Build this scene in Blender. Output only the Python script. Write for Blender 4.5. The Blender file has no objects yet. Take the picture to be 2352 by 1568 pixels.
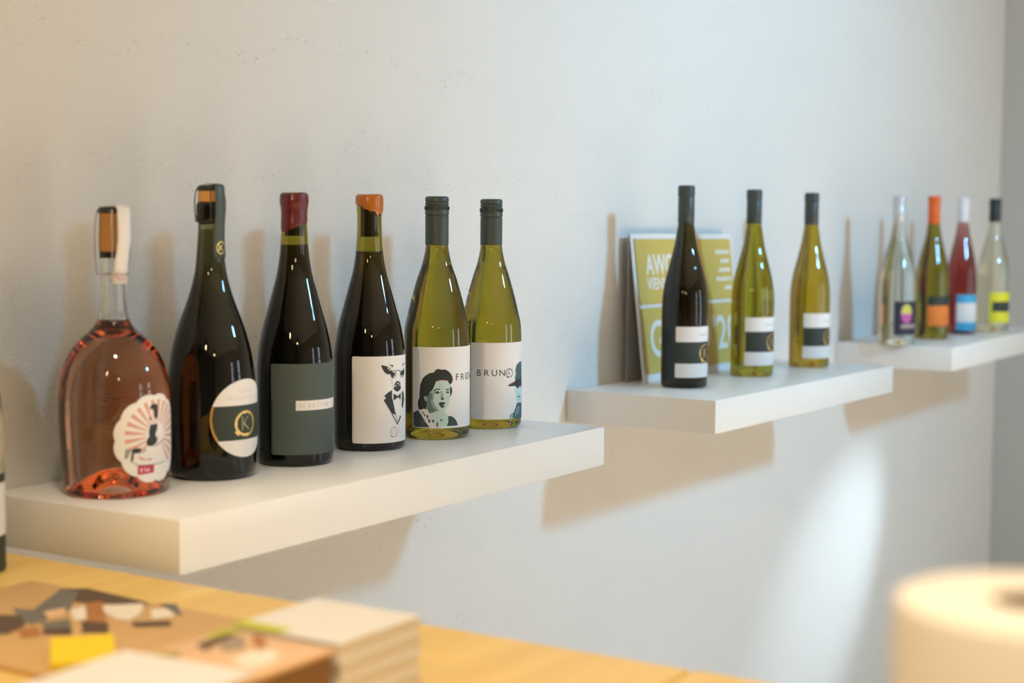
import bpy, bmesh, math, random
from mathutils import Vector, Matrix
from mathutils.geometry import tessellate_polygon
random.seed(4)
SC = bpy.context.scene
COL = SC.collection
PI = math.pi
RAD = math.radians

# ------------------------------------------------------------------ camera
CZ = 1.5225                       # eye height; shelf tops are at 1.25 m
cam_d = bpy.data.cameras.new('camera')
cam = bpy.data.objects.new('camera', cam_d)
COL.objects.link(cam)
rgt = Vector((0.53474249, -0.84499451, 0.00589458))
upv = Vector((0.06320016, 0.04694953, 0.99689592))
fwd = Vector((0.84264833, 0.53271007, -0.0785097))
cam.matrix_world = Matrix(((rgt.x, upv.x, -fwd.x, 0), (rgt.y, upv.y, -fwd.y, 0), (rgt.z, upv.z, -fwd.z, CZ), (0, 0, 0, 1)))
cam_d.sensor_width = 36
cam_d.lens = 3713.62 / 2352 * 36
cam_d.clip_start = .02
cam_d.dof.use_dof = True
cam_d.dof.focus_distance = 1.97
cam_d.dof.aperture_fstop = 4.0
cam_d.dof.aperture_blades = 0
SC.camera = cam

# ------------------------------------------------------------------ colour management, world
SC.view_settings.view_transform = 'Standard'
SC.view_settings.look = 'None'
SC.view_settings.gamma = 1
SC.view_settings.use_curve_mapping = False
SC.view_settings.exposure = 0.03
SC.cycles.use_denoising = True
SC.cycles.max_bounces = 14
SC.cycles.diffuse_bounces = 5
SC.cycles.glossy_bounces = 6
SC.cycles.transmission_bounces = 12
SC.cycles.transparent_max_bounces = 12
SC.cycles.caustics_reflective = False
SC.cycles.caustics_refractive = False
SC.cycles.sample_clamp_indirect = 6
w = bpy.data.worlds.new('world')
SC.world = w
w.use_nodes = True
w.node_tree.nodes['Background'].inputs[0].default_value = (.75, .86, 1, 1)
w.node_tree.nodes['Background'].inputs[1].default_value = 1.2

# ------------------------------------------------------------------ lights
def light(name, kind, loc, energy, color, target=None, **kw):
    d = bpy.data.lights.new(name, kind)
    d.energy = energy
    d.color = color
    for k, v in kw.items():
        setattr(d, k, v)
    o = bpy.data.objects.new(name, d)
    COL.objects.link(o)
    o.location = loc
    if target is not None:
        o.rotation_euler = (Vector(target) - Vector(loc)).to_track_quat('-Z', 'Y').to_euler()
    return o

# cool spotlight on the ceiling track, aimed at the shelf wall
light('track_spotlight', 'SPOT', (2.62, -.72, CZ + .78), 136, (.19, .53, .84), (2.9, 1.26, CZ - .16), spot_size=RAD(112), spot_blend=1.0, shadow_soft_size=.10)
# second cool spotlight by the far corner, grazing the wall below the third shelf
light('corner_spotlight', 'SPOT', (4.3, .5, CZ - .09), 80, (.66, .86, 1.0), (3.30, 1.26, CZ - .79), spot_size=RAD(23), spot_blend=1.0, shadow_soft_size=.03)
# warm pendants over the counter
for loc, tgt, en in (((.20, .62, CZ + .33), (.55, .70, CZ - .32), 4), ((.30, -.04, CZ + .33), (.54, .16, CZ - .25), 9)):
    light('pendant_spot', 'SPOT', (loc[0], loc[1], loc[2] - .045), en, (1.0, .80, .52), tgt, spot_size=RAD(80), spot_blend=.9, shadow_soft_size=.03)
light('counter_fill_spot', 'SPOT', (.50, .42, 2.74), 66, (1.0, .80, .56), (.66, .58, CZ - .32), spot_size=RAD(64), spot_blend=.55, shadow_soft_size=.06)  # unseen ceiling spot added to brighten the counter top evenly
# extra spot added at the wall-side pendant to brighten the nearest shelf's labels
light('pendant_spot', 'SPOT', (.20, .62, CZ + .285), 17, (1.0, .84, .60), (1.75, 1.02, CZ - .22), spot_size=RAD(40), spot_blend=.9, shadow_soft_size=.03)
# unseen downlights, added so floor bounce fills the wall below the shelves
for x in (.1, 1.2, 2.3, 3.4):
    light('fill_downlight', 'SPOT', (x, -1.6, 2.74), 860, (1.0, .99, .95), (x, -1.6, 0), spot_size=RAD(74), spot_blend=.5, shadow_soft_size=.05)
# daylight coming through the windows of the front wall
for x, wd in ((2.05, .5), (4.0, .8)):
    light('window_daylight', 'AREA', (x, -3.33, 1.55), 16 * wd, (.72, .86, 1.0), (x, 0, 1.45), shape='RECTANGLE', size=wd, size_y=1.3)

# ------------------------------------------------------------------ printed artwork (mm on the unrolled labels)
ART = {
 'frida': [
  ('dress', [(-69.9,32.2),(-62.8,35.5),(-56.5,29.3),(-51.5,21.7),(-46.7,15.7),(-67.8,15.1),(-69.7,17.0)]),
  ('dress', [(-25.0,29.1),(-20.7,28.9),(-16.3,26.3),(-12.9,21.8),(-11.2,17.1),(-27.3,17.0),(-25.7,22.5)]),
  ('hair', [(-61.4,37.1),(-62.8,43.6),(-62.4,46.8),(-60.3,51.5),(-60.3,57.7),(-59.2,67.1),(-57.3,71.8),(-56.2,74.6),(-52.5,78.2),(-49.2,80.3),(-47.6,81.3),(-41.8,82.3),(-41.1,84.7),(-38.4,86.1),(-36.8,86.6),(-35.3,86.0),(-32.2,85.4),(-30.2,85.9),(-28.3,85.5),(-25.0,83.7),(-22.1,81.3),(-19.6,77.3),(-18.9,73.4),(-19.3,70.3),(-21.2,68.1),(-22.5,68.1),(-22.5,64.6),(-20.4,63.8),(-19.5,59.5),(-20.4,55.6),(-22.0,52.6),(-30.5,48.3),(-46.0,40.5),(-49.9,37.7),(-54.0,37.5),(-59.2,36.7)]),
  ('mint', [(-47.9,32.7),(-43.6,34.7),(-33.6,35.9),(-30.5,34.7),(-26.9,32.6),(-24.9,28.7),(-24.5,22.5),(-26.5,16.9),(-36.7,15.9),(-47.5,15.7),(-54.0,24.7)]),
  ('collar', [(-62.4,35.3),(-54.0,38.3),(-49.1,33.5),(-47.5,28.9),(-44.4,21.9),(-38.2,15.9),(-46.7,15.7),(-52.4,21.7),(-57.0,29.2)]),
  ('mint', [(-39.1,71.9),(-33.7,72.9),(-25.8,72.1),(-23.3,68.2),(-22.5,62.7),(-22.3,55.7),(-23.3,49.6),(-25.3,42.7),(-27.3,38.9),(-30.1,35.5),(-33.6,34.8),(-36.7,35.2),(-43.6,33.6),(-47.9,32.7),(-50.8,38.1),(-50.4,45.8),(-50.0,52.0),(-47.2,58.3),(-44.5,59.9),(-42.2,64.6),(-40.6,69.2)]),
  ('dk', [(-50.0,52.0),(-47.2,58.3),(-44.5,57.6),(-44.1,52.2),(-46.0,47.5),(-44.4,41.3),(-40.6,37.5),(-38.3,36.0),(-43.6,33.6),(-47.9,32.7),(-50.4,38.1)]),
  ('mid', [(-44.5,59.9),(-42.2,57.6),(-41.8,52.2),(-42.9,47.5),(-40.6,42.1),(-36.7,37.5),(-35.2,35.3),(-38.3,35.8),(-41.3,38.3),(-44.4,41.3),(-46.0,47.5),(-44.1,52.2)]),
  ('mid', [(-54.9,52.6),(-51.6,53.9),(-49.8,50.5),(-50.4,47.0),(-53.1,47.6)]),
  ('hair', [(-43.1,60.3),(-39.9,62.4),(-35.2,62.7),(-34.6,61.6),(-39.8,61.2),(-42.5,58.8)]),
  ('hair', [(-42.2,57.6),(-40.2,59.3),(-37.2,59.6),(-35.2,58.0),(-36.8,56.6),(-39.8,56.4)]),
  ('mid', [(-40.6,57.9),(-39.1,58.8),(-38.3,57.6),(-39.5,57.0)]),
  ('hair', [(-27.7,58.1),(-26.2,59.3),(-24.0,58.7),(-23.6,57.5),(-25.8,56.9)]),
  ('hair', [(-28.4,61.2),(-25.8,62.2),(-23.2,61.8),(-23.3,61.0),(-27.4,60.6)]),
  ('mid', [(-34.8,59.2),(-32.5,59.5),(-31.2,54.5),(-29.6,51.2),(-30.5,49.8),(-33.7,50.2),(-34.6,52.6),(-33.5,55.3)]),
  ('hair', [(-34.3,51.3),(-30.5,50.7),(-29.9,49.9),(-31.3,49.0),(-33.7,49.5)]),
  ('hair', [(-36.6,45.4),(-32.9,46.4),(-28.2,45.5),(-28.0,44.6),(-30.5,43.8),(-29.6,41.3),(-30.8,39.4),(-33.6,39.6),(-35.2,42.1)]),
  ('tongue', [(-34.4,43.8),(-31.2,44.1),(-30.1,41.3),(-31.1,39.9),(-33.2,40.2)]),
  ('red', [(-39.5,72.2),(-33.7,73.5),(-26.2,72.9),(-24.0,71.1),(-26.2,72.1),(-33.7,72.7),(-39.0,71.4)]),
  ('dress', [(-54.9,32.4),(-53.2,31.7),(-52.4,28.7),(-54.0,29.4)]),
  ('dress', [(-51.6,30.3),(-49.9,30.7),(-48.3,27.7),(-50.3,26.4)]),
  ('dress', [(-49.5,25.7),(-47.1,25.4),(-46.0,21.9),(-47.9,21.1)]),
  ('dress', [(-44.4,24.7),(-42.1,25.1),(-41.7,22.8),(-43.6,21.2)]),
  ('dress', [(-39.0,20.4),(-37.8,23.5),(-37.1,18.9),(-37.8,15.9),(-38.8,15.9)]),
  ('dress', [(-56.6,33.9),(-55.3,34.8),(-54.7,32.5),(-55.9,31.2)]),
  ('dress', [(-34.8,25.9),(-32.0,24.6),(-32.2,23.1),(-34.4,24.1)]),
  ('cyan', [(-22.3,55.7),(-22.0,55.7),(-23.0,49.2),(-25.1,42.3),(-29.6,35.2),(-30.1,35.5),(-27.3,38.9),(-25.3,42.7),(-23.3,49.6)]),
 ],
 'bruno': [
  ('cyan', [(-4.0,54.3),(18.0,54.7),(20.0,30.0),(5.9,31.4),(-0.2,34.3),(-1.8,41.0),(-3.6,47.7)]),
  ('coat', [(-12.9,13.4),(-11.9,18.4),(-6.2,20.0),(-2.3,26.2),(1.4,32.1),(20.0,30.4),(22.1,10.4)]),
  ('coatl', [(-0.6,26.1),(1.0,26.7),(-1.5,16.3),(-3.3,14.8)]),
  ('coatl', [(4.1,27.3),(7.1,27.8),(4.2,18.2),(1.6,16.0)]),
  ('coatl', [(-10.8,18.0),(-7.4,18.9),(-8.5,13.5),(-11.3,13.5)]),
  ('ink', [(-3.7,54.3),(18.0,54.7),(18.3,50.1),(9.0,53.0),(2.9,50.0),(-0.9,52.2)]),
  ('coat', [(-3.7,60.4),(-3.1,73.9),(-0.7,80.7),(6.2,83.8),(16.5,84.4),(17.8,58.8)]),
  ('coatl', [(-3.5,67.4),(-2.8,72.2),(-1.4,71.3),(-1.9,66.4)]),
  ('ink', [(-16.0,55.3),(-13.2,57.0),(-6.5,59.0),(0.2,61.7),(17.5,64.2),(18.1,53.8),(1.9,54.2),(-6.5,54.3),(-14.2,53.8)]),
  ('redp', [(-16.0,55.5),(-13.2,57.4),(-6.5,59.4),(-5.0,59.0),(-12.7,56.4)]),
  ('cyan', [(-15.5,54.4),(-6.5,54.2),(-3.9,54.0),(-4.6,53.1),(-14.2,53.5)]),
  ('mid', [(3.1,44.5),(4.9,44.5),(6.8,42.8),(4.2,42.2)]),
  ('ink', [(0.8,40.2),(10.6,39.8),(10.6,38.4),(2.1,39.1)]),
  ('red', [(3.6,36.8),(6.9,36.4),(5.9,35.5),(3.6,35.9)]),
 ],
 'ox': [
  ('ink', [(-25.0,99.0),(-23.4,99.5),(-17.0,97.9),(-13.5,95.9),(-10.3,91.7),(-9.9,88.7),(-13.5,88.6),(-17.8,88.8),(-21.1,91.5),(-23.4,95.3)]),
  ('white', [(-17.0,97.2),(-15.3,96.4),(-14.6,94.5),(-16.1,94.2)]),
  ('white', [(-14.0,95.4),(-12.5,94.0),(-12.2,92.4),(-14.2,93.0)]),
  ('ink', [(-14.6,101.1),(-11.7,98.8),(-9.4,99.4),(-9.1,97.1),(-10.8,96.7),(-13.5,98.9)]),
  ('ink', [(7.6,96.6),(9.4,98.7),(13.6,100.6),(14.4,99.0),(9.9,96.9)]),
  ('ink', [(-11.3,91.4),(-6.9,90.0),(-5.9,87.7),(-8.4,85.7),(-10.6,83.6),(-12.2,85.9),(-13.1,88.5)]),
  ('ink', [(3.7,89.9),(9.4,90.9),(14.4,94.2),(15.5,88.8),(11.4,86.3),(7.6,85.1),(4.4,87.2)]),
  ('ink', [(-5.9,77.7),(-4.3,79.6),(-0.2,80.0),(3.4,78.1),(3.7,75.1),(3.0,73.7),(5.2,72.7),(4.5,70.6),(1.0,68.6),(-2.6,67.6),(-5.9,69.2),(-8.9,71.7),(-7.9,72.7),(-6.9,73.7),(-6.9,76.0)]),
  ('white', [(-4.3,78.3),(-0.8,77.3),(2.3,78.2),(0.0,76.4),(-2.0,76.9)]),
  ('white', [(-6.1,74.1),(-4.6,75.9),(-3.5,75.5),(-4.8,73.6)]),
  ('white', [(-0.2,75.8),(1.3,76.0),(1.8,74.5),(0.5,74.6)]),
  ('pale', [(-11.6,82.9),(-10.9,82.9),(-9.2,73.9),(-9.9,73.8)]),
  ('ink', [(-10.8,70.0),(-11.0,62.2),(-8.9,55.4),(-5.9,44.1),(-3.7,39.4),(-6.9,41.9),(-11.3,43.1),(-21.9,59.2),(-18.7,61.3),(-21.1,64.0),(-16.1,67.7)]),
  ('ink', [(-11.3,42.5),(-10.3,42.8),(-1.6,30.2),(-2.0,28.9)]),
  ('ink', [(-2.2,28.9),(-1.4,32.5),(3.1,39.6),(5.1,38.5)]),
  ('grey', [(-5.3,41.1),(-4.6,41.3),(-1.6,32.5),(-2.3,32.6)]),
  ('ink', [(-8.9,65.6),(-5.9,64.9),(-2.8,62.7),(-2.6,60.8),(-5.9,58.9),(-8.4,58.1)]),
  ('ink', [(-1.2,62.5),(1.3,64.0),(4.6,65.9),(4.3,60.9),(3.9,57.8),(1.3,59.7),(-0.8,61.0)]),
  ('ink', [(-0.6,61.7),(-1.0,60.9),(-1.9,60.6),(-2.8,61.0),(-3.2,61.9),(-2.8,62.7),(-1.9,63.0),(-1.0,62.5)]),
  ('ink', [(7.6,68.4),(12.0,64.6),(13.7,57.7),(8.9,46.9),(6.8,50.2),(7.8,60.6)]),
  ('ink', [(-4.5,88.0),(-4.6,87.0),(-5.3,87.1),(-5.2,88.0)]),
  ('ink', [(-4.6,87.0),(-4.9,86.0),(-5.6,86.3),(-5.3,87.1)]),
  ('ink', [(-4.9,86.0),(-5.4,85.2),(-6.0,85.5),(-5.6,86.3)]),
  ('ink', [(-5.4,85.2),(-6.0,84.5),(-6.5,84.9),(-6.0,85.5)]),
  ('ink', [(-6.0,84.5),(-6.8,84.0),(-7.1,84.5),(-6.5,84.9)]),
  ('ink', [(-6.8,84.0),(-7.6,83.7),(-7.7,84.2),(-7.1,84.5)]),
  ('ink', [(-7.6,83.7),(-8.4,83.7),(-8.4,84.2),(-7.7,84.2)]),
  ('ink', [(-8.4,83.7),(-9.2,83.8),(-9.1,84.3),(-8.4,84.2)]),
  ('ink', [(-9.2,83.8),(-10.0,84.2),(-9.7,84.7),(-9.1,84.3)]),
  ('ink', [(-10.0,84.2),(-10.7,84.8),(-10.3,85.2),(-9.7,84.7)]),
  ('ink', [(-10.7,84.8),(-11.2,85.6),(-10.7,85.9),(-10.3,85.2)]),
  ('ink', [(-11.2,85.6),(-11.7,86.5),(-11.1,86.7),(-10.7,85.9)]),
  ('ink', [(-11.7,86.5),(-11.9,87.5),(-11.3,87.5),(-11.1,86.7)]),
  ('ink', [(-11.9,87.5),(-12.0,88.5),(-11.4,88.4),(-11.3,87.5)]),
  ('ink', [(-12.0,88.5),(-11.9,89.5),(-11.3,89.3),(-11.4,88.4)]),
  ('ink', [(-11.9,89.5),(-11.7,90.4),(-11.1,90.2),(-11.3,89.3)]),
  ('ink', [(-11.7,90.4),(-11.2,91.3),(-10.7,90.9),(-11.1,90.2)]),
  ('ink', [(-11.2,91.3),(-10.7,92.0),(-10.3,91.5),(-10.7,90.9)]),
  ('ink', [(-10.7,92.0),(-10.0,92.5),(-9.7,92.0),(-10.3,91.5)]),
  ('ink', [(-10.0,92.5),(-9.2,92.8),(-9.1,92.2),(-9.7,92.0)]),
  ('ink', [(-9.2,92.8),(-8.4,92.8),(-8.4,92.3),(-9.1,92.2)]),
  ('ink', [(-8.4,92.8),(-7.6,92.6),(-7.7,92.1),(-8.4,92.3)]),
  ('ink', [(-7.6,92.6),(-6.8,92.2),(-7.1,91.8),(-7.7,92.1)]),
  ('ink', [(-6.8,92.2),(-6.0,91.7),(-6.5,91.3),(-7.1,91.8)]),
  ('ink', [(-6.0,91.7),(-5.4,90.9),(-6.0,90.6),(-6.5,91.3)]),
  ('ink', [(-5.4,90.9),(-4.9,90.0),(-5.6,89.8),(-6.0,90.6)]),
  ('ink', [(-4.9,90.0),(-4.6,89.0),(-5.3,88.9),(-5.6,89.8)]),
  ('ink', [(-4.6,89.0),(-4.5,88.0),(-5.2,88.0),(-5.3,88.9)]),
  ('ink', [(12.0,86.9),(11.8,86.0),(10.6,86.2),(10.7,87.1)]),
  ('ink', [(11.8,86.0),(11.4,85.2),(10.3,85.5),(10.6,86.2)]),
  ('ink', [(11.4,85.2),(10.7,84.5),(9.8,84.8),(10.3,85.5)]),
  ('ink', [(10.7,84.5),(9.8,83.9),(9.1,84.3),(9.8,84.8)]),
  ('ink', [(9.8,83.9),(8.9,83.5),(8.4,83.9),(9.1,84.3)]),
  ('ink', [(8.9,83.5),(7.8,83.3),(7.6,83.7),(8.4,83.9)]),
  ('ink', [(7.8,83.3),(6.8,83.3),(6.8,83.7),(7.6,83.7)]),
  ('ink', [(6.8,83.3),(5.8,83.5),(6.0,83.9),(6.8,83.7)]),
  ('ink', [(5.8,83.5),(4.9,83.8),(5.3,84.2),(6.0,83.9)]),
  ('ink', [(4.9,83.8),(4.1,84.4),(4.6,84.7),(5.3,84.2)]),
  ('ink', [(4.1,84.4),(3.5,85.1),(4.1,85.3),(4.6,84.7)]),
  ('ink', [(3.5,85.1),(3.0,85.9),(3.7,86.1),(4.1,85.3)]),
  ('ink', [(3.0,85.9),(2.7,86.8),(3.5,86.9),(3.7,86.1)]),
  ('ink', [(2.7,86.8),(2.6,87.8),(3.4,87.7),(3.5,86.9)]),
  ('ink', [(2.6,87.8),(2.7,88.7),(3.5,88.5),(3.4,87.7)]),
  ('ink', [(2.7,88.7),(3.0,89.5),(3.7,89.3),(3.5,88.5)]),
  ('ink', [(3.0,89.5),(3.5,90.3),(4.1,90.0),(3.7,89.3)]),
  ('ink', [(3.5,90.3),(4.1,90.9),(4.6,90.5),(4.1,90.0)]),
  ('ink', [(4.1,90.9),(4.9,91.3),(5.3,90.9),(4.6,90.5)]),
  ('ink', [(4.9,91.3),(5.8,91.6),(6.0,91.1),(5.3,90.9)]),
  ('ink', [(5.8,91.6),(6.8,91.6),(6.8,91.1),(6.0,91.1)]),
  ('ink', [(6.8,91.6),(7.8,91.4),(7.6,91.0),(6.8,91.1)]),
  ('ink', [(7.8,91.4),(8.8,91.0),(8.4,90.6),(7.6,91.0)]),
  ('ink', [(8.8,91.0),(9.8,90.4),(9.1,90.1),(8.4,90.6)]),
  ('ink', [(9.8,90.4),(10.7,89.7),(9.8,89.5),(9.1,90.1)]),
  ('ink', [(10.7,89.7),(11.4,88.8),(10.3,88.7),(9.8,89.5)]),
  ('ink', [(11.4,88.8),(11.8,87.9),(10.6,87.9),(10.3,88.7)]),
  ('ink', [(11.8,87.9),(12.0,86.9),(10.7,87.1),(10.6,87.9)]),
  ('ink', [(-5.3,92.1),(-3.2,92.9),(-3.2,92.2),(-5.3,91.4)]),
  ('ink', [(-3.2,92.9),(-0.5,92.9),(-0.5,92.2),(-3.2,92.2)]),
  ('ink', [(-0.5,92.9),(2.6,91.5),(2.6,90.8),(-0.5,92.2)]),
 ],
 'rose': [
  ('ink', [(-6.2,86.1),(-4.3,88.9),(-0.9,90.1),(4.0,89.2),(4.7,83.7),(4.2,77.0),(2.6,74.9),(-0.4,76.9),(-0.7,81.6),(-1.9,85.0),(-4.3,84.6)]),
  ('ink', [(-5.6,70.0),(3.9,70.7),(3.2,65.1),(0.9,60.7),(2.1,56.5),(4.8,58.9),(2.4,52.4),(-2.5,49.5),(-7.5,49.7),(-10.3,51.8),(-9.7,55.8),(-6.7,59.5),(-7.5,63.5)]),
  ('ink', [(-6.7,77.5),(-3.8,77.2),(-3.8,74.5),(-6.3,74.8)]),
  ('grey', [(-31.6,48.5),(-25.0,48.4),(-29.7,39.5),(-32.3,39.6)]),
  ('ink', [(-25.0,47.8),(-22.9,49.0),(-15.9,48.9),(-16.3,44.4),(-23.0,44.3),(-24.8,35.8),(-26.5,36.3)]),
  ('grey', [(-15.2,45.0),(-10.7,47.9),(-9.9,47.1),(-13.8,43.8)]),
  ('grey', [(-0.7,49.4),(13.3,55.1),(14.6,54.3),(1.2,48.6)]),
  ('white', [(-23.3,44.0),(-7.6,43.2),(14.4,44.1),(15.5,32.5),(-2.7,31.9),(-18.3,32.6),(-23.8,35.4)]),
  ('ink', [(-23.5,35.2),(-18.3,32.6),(-2.7,31.9),(15.5,32.5),(15.5,32.0),(-2.7,31.4),(-18.3,32.1),(-23.8,34.8)]),
  ('redp', [(-19.3,40.0),(-15.3,40.3),(-16.8,39.1),(-13.1,39.1),(-13.9,37.9),(-7.7,37.7),(-3.5,37.7),(-6.1,36.2),(-10.8,37.2),(-13.9,37.0),(-16.8,38.3)]),
  ('redm', [(-19.7,32.1),(-1.4,31.1),(-1.8,24.1),(-18.4,23.2),(-19.8,23.8)]),
  ('pinkw', [(-16.9,29.5),(-15.1,29.6),(-15.1,25.3),(-16.6,25.1)]),
  ('pinkw', [(-13.2,29.8),(-11.7,29.8),(-11.0,26.5),(-7.8,29.5),(-7.0,25.4),(-9.4,26.4),(-11.8,25.3)]),
 ],
}

# ------------------------------------------------------------------ helpers
MATS = {}
def mat(name, color=(.8, .8, .8), rough=.5, metal=0, spec=.5, bump=None, coat=0, sheen=0, sss=0):
    if name in MATS:
        return MATS[name]
    m = bpy.data.materials.new(name)
    m.use_nodes = True
    nt = m.node_tree
    b = nt.nodes['Principled BSDF']
    b.inputs['Base Color'].default_value = (*color, 1)
    b.inputs['Roughness'].default_value = rough
    b.inputs['Metallic'].default_value = metal
    b.inputs['Specular IOR Level'].default_value = spec
    b.inputs['Coat Weight'].default_value = coat
    if sss:
        b.inputs['Subsurface Weight'].default_value = sss
        b.inputs['Subsurface Scale'].default_value = .01
    if bump:
        tc = nt.nodes.new('ShaderNodeTexCoord')
        n = nt.nodes.new('ShaderNodeTexNoise')
        n.inputs['Scale'].default_value = bump[0]
        n.inputs['Detail'].default_value = 4
        bp = nt.nodes.new('ShaderNodeBump')
        bp.inputs['Strength'].default_value = bump[1]
        bp.inputs['Distance'].default_value = .001
        nt.links.new(tc.outputs['Object'], n.inputs['Vector'])
        nt.links.new(n.outputs['Fac'], bp.inputs['Height'])
        nt.links.new(bp.outputs['Normal'], b.inputs['Normal'])
    MATS[name] = m
    return m

def glass(name, tint, ior=1.52):
    if name in MATS:
        return MATS[name]
    m = bpy.data.materials.new(name)
    m.use_nodes = True
    b = m.node_tree.nodes['Principled BSDF']
    b.inputs['Base Color'].default_value = (*tint, 1)
    b.inputs['Roughness'].default_value = 0
    b.inputs['IOR'].default_value = ior
    b.inputs['Transmission Weight'].default_value = 1
    MATS[name] = m
    return m

def wine(name, color=(.9, .9, .7), density=5):
    if name in MATS:
        return MATS[name]
    m = bpy.data.materials.new(name)
    m.use_nodes = True
    nt = m.node_tree
    nt.nodes.remove(nt.nodes['Principled BSDF'])
    v = nt.nodes.new('ShaderNodeVolumeAbsorption')
    v.inputs['Color'].default_value = (*color, 1)
    v.inputs['Density'].default_value = density
    nt.links.new(v.outputs[0], nt.nodes['Material Output'].inputs['Volume'])
    MATS[name] = m
    return m

def link(name, me, mats, parent=None, loc=None):
    o = bpy.data.objects.new(name, me)
    COL.objects.link(o)
    for m in (mats if isinstance(mats, (list, tuple)) else [mats]):
        me.materials.append(m)
    if parent is not None:
        o.parent = parent
    if loc is not None:
        o.location = loc
    return o

def obj(name, bm, mats, parent=None, loc=None, smooth=None):
    bmesh.ops.recalc_face_normals(bm, faces=bm.faces[:]) if smooth != 'keep' else None
    me = bpy.data.meshes.new(name)
    bm.to_mesh(me)
    bm.free()
    o = link(name, me, mats, parent, loc)
    if smooth:
        me.shade_smooth()
        if smooth == 'auto':
            me.set_sharp_from_angle(angle=RAD(35))
    return o

def thing(name, label, cat, loc=(0, 0, 0), rot=(0, 0, 0), group=None):
    o = bpy.data.objects.new(name, None)
    COL.objects.link(o)
    o.empty_display_size = .05
    o.location = loc
    o.rotation_euler = rot
    return tag(o, label, cat, group)

def tag(o, label, cat, group=None):
    o['label'] = label
    o['category'] = cat
    if group:
        o['group'] = group
    return o

def box(bm, x0, x1, y0, y1, z0, z1, bev=0, seg=2, mi=0):
    r = bmesh.ops.create_cube(bm, size=1)
    vs = r['verts']
    bmesh.ops.scale(bm, vec=(x1 - x0, y1 - y0, z1 - z0), verts=vs)
    bmesh.ops.translate(bm, vec=((x0 + x1) / 2, (y0 + y1) / 2, (z0 + z1) / 2), verts=vs)
    fs = list({f for v in vs for f in v.link_faces})
    for f in fs:
        f.material_index = mi
    if bev:
        es = list({e for v in vs for e in v.link_edges})
        bmesh.ops.bevel(bm, geom=es, offset=bev, segments=seg, affect='EDGES', profile=.5)
    return vs

def boxobj(name, dims, m, parent=None, bev=0, loc=None):
    bm = bmesh.new()
    box(bm, *dims, bev=bev)
    return obj(name, bm, m, parent, loc, 'auto' if bev else None)

def lathe_into(bm, prof, seg=56, mi=0, flip=False):
    """prof: (r, z) from bottom to top; r == 0 closes on the axis"""
    rings = []
    for r, z in prof:
        if r < 1e-6:
            rings.append([bm.verts.new((0, 0, z))])
        else:
            rings.append([bm.verts.new((r * math.cos(2 * PI * i / seg), r * math.sin(2 * PI * i / seg), z)) for i in range(seg)])
    for a, b in zip(rings, rings[1:]):
        for i in range(seg):
            j = (i + 1) % seg
            if len(a) == 1 and len(b) == 1:
                continue
            if len(a) == 1:
                vs = [a[0], b[j], b[i]]
            elif len(b) == 1:
                vs = [a[i], a[j], b[0]]
            else:
                vs = [a[i], a[j], b[j], b[i]]
            if flip:
                vs = vs[::-1]
            f = bm.faces.new(vs)
            f.material_index = mi
            f.smooth = True

def lathe(name, prof, m, parent=None, seg=56, loc=None, sharp=True):
    bm = bmesh.new()
    lathe_into(bm, prof, seg)
    o = obj(name, bm, m, parent, loc, 'keep')
    o.data.shade_smooth()
    if sharp:
        o.data.set_sharp_from_angle(angle=RAD(40))
    return o

def spline(keys, n=70):
    """smooth r(z) through (z, r) keys, monotone cubic"""
    zs = [k[0] for k in keys]
    rs = [k[1] for k in keys]
    d = [(rs[i + 1] - rs[i]) / (zs[i + 1] - zs[i]) for i in range(len(zs) - 1)]
    m = [d[0]] + [0 if d[i - 1] * d[i] <= 0 else 2 * d[i - 1] * d[i] / (d[i - 1] + d[i]) for i in range(1, len(d))] + [d[-1]]
    def f(z):
        if z <= zs[0]:
            return rs[0]
        if z >= zs[-1]:
            return rs[-1]
        i = max(k for k in range(len(zs) - 1) if zs[k] <= z)
        h = zs[i + 1] - zs[i]
        t = (z - zs[i]) / h
        return ((2 * t ** 3 - 3 * t * t + 1) * rs[i] + (t ** 3 - 2 * t * t + t) * h * m[i] + (-2 * t ** 3 + 3 * t * t) * rs[i + 1] + (t ** 3 - t * t) * h * m[i + 1])
    return f

# ---- flat prints, cut into strips and wrapped on a cylinder (units: mm on the label)
def poly_into(bm, pts, layer, mi, off):
    """off in mm; stores u, off, v in the vertex"""
    p3 = [Vector((x, y, 0)) for x, y in pts]
    try:
        tris = tessellate_polygon([p3])
    except Exception:
        return
    vs = [bm.verts.new((x, off, y)) for x, y in pts]
    for t in tris:
        try:
            f = bm.faces.new([vs[i] for i in t])
            f.material_index = mi
        except ValueError:
            pass

def wrap(bm, R, step=2.2):
    us = [v.co.x for v in bm.verts]
    if not us:
        return
    u = math.floor(min(us) / step) * step
    while u < max(us):
        bmesh.ops.bisect_plane(bm, geom=bm.verts[:] + bm.edges[:] + bm.faces[:], dist=1e-5, plane_co=(u, 0, 0), plane_no=(1, 0, 0))
        u += step
    for v in bm.verts:
        a = v.co.x / R
        r = (R + v.co.y) / 1000
        v.co = (r * math.sin(a), -r * math.cos(a), v.co.z / 1000)

def fix_out(bm):
    for f in bm.faces:
        f.normal_update()
        c = f.calc_center_median()
        if f.normal.x * c.x + f.normal.y * c.y < 0:
            f.normal_flip()

def wrapped(name, polys, R, mats, parent, off=.2, step=2.2, dl=.012):
    """polys: list of (material name or index, points)"""
    bm = bmesh.new()
    for k, (mi, pts) in enumerate(polys):
        poly_into(bm, pts, k, mi, off + k * dl)
    wrap(bm, R, step)
    fix_out(bm)
    return obj(name, bm, mats, parent, None, 'keep')

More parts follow.
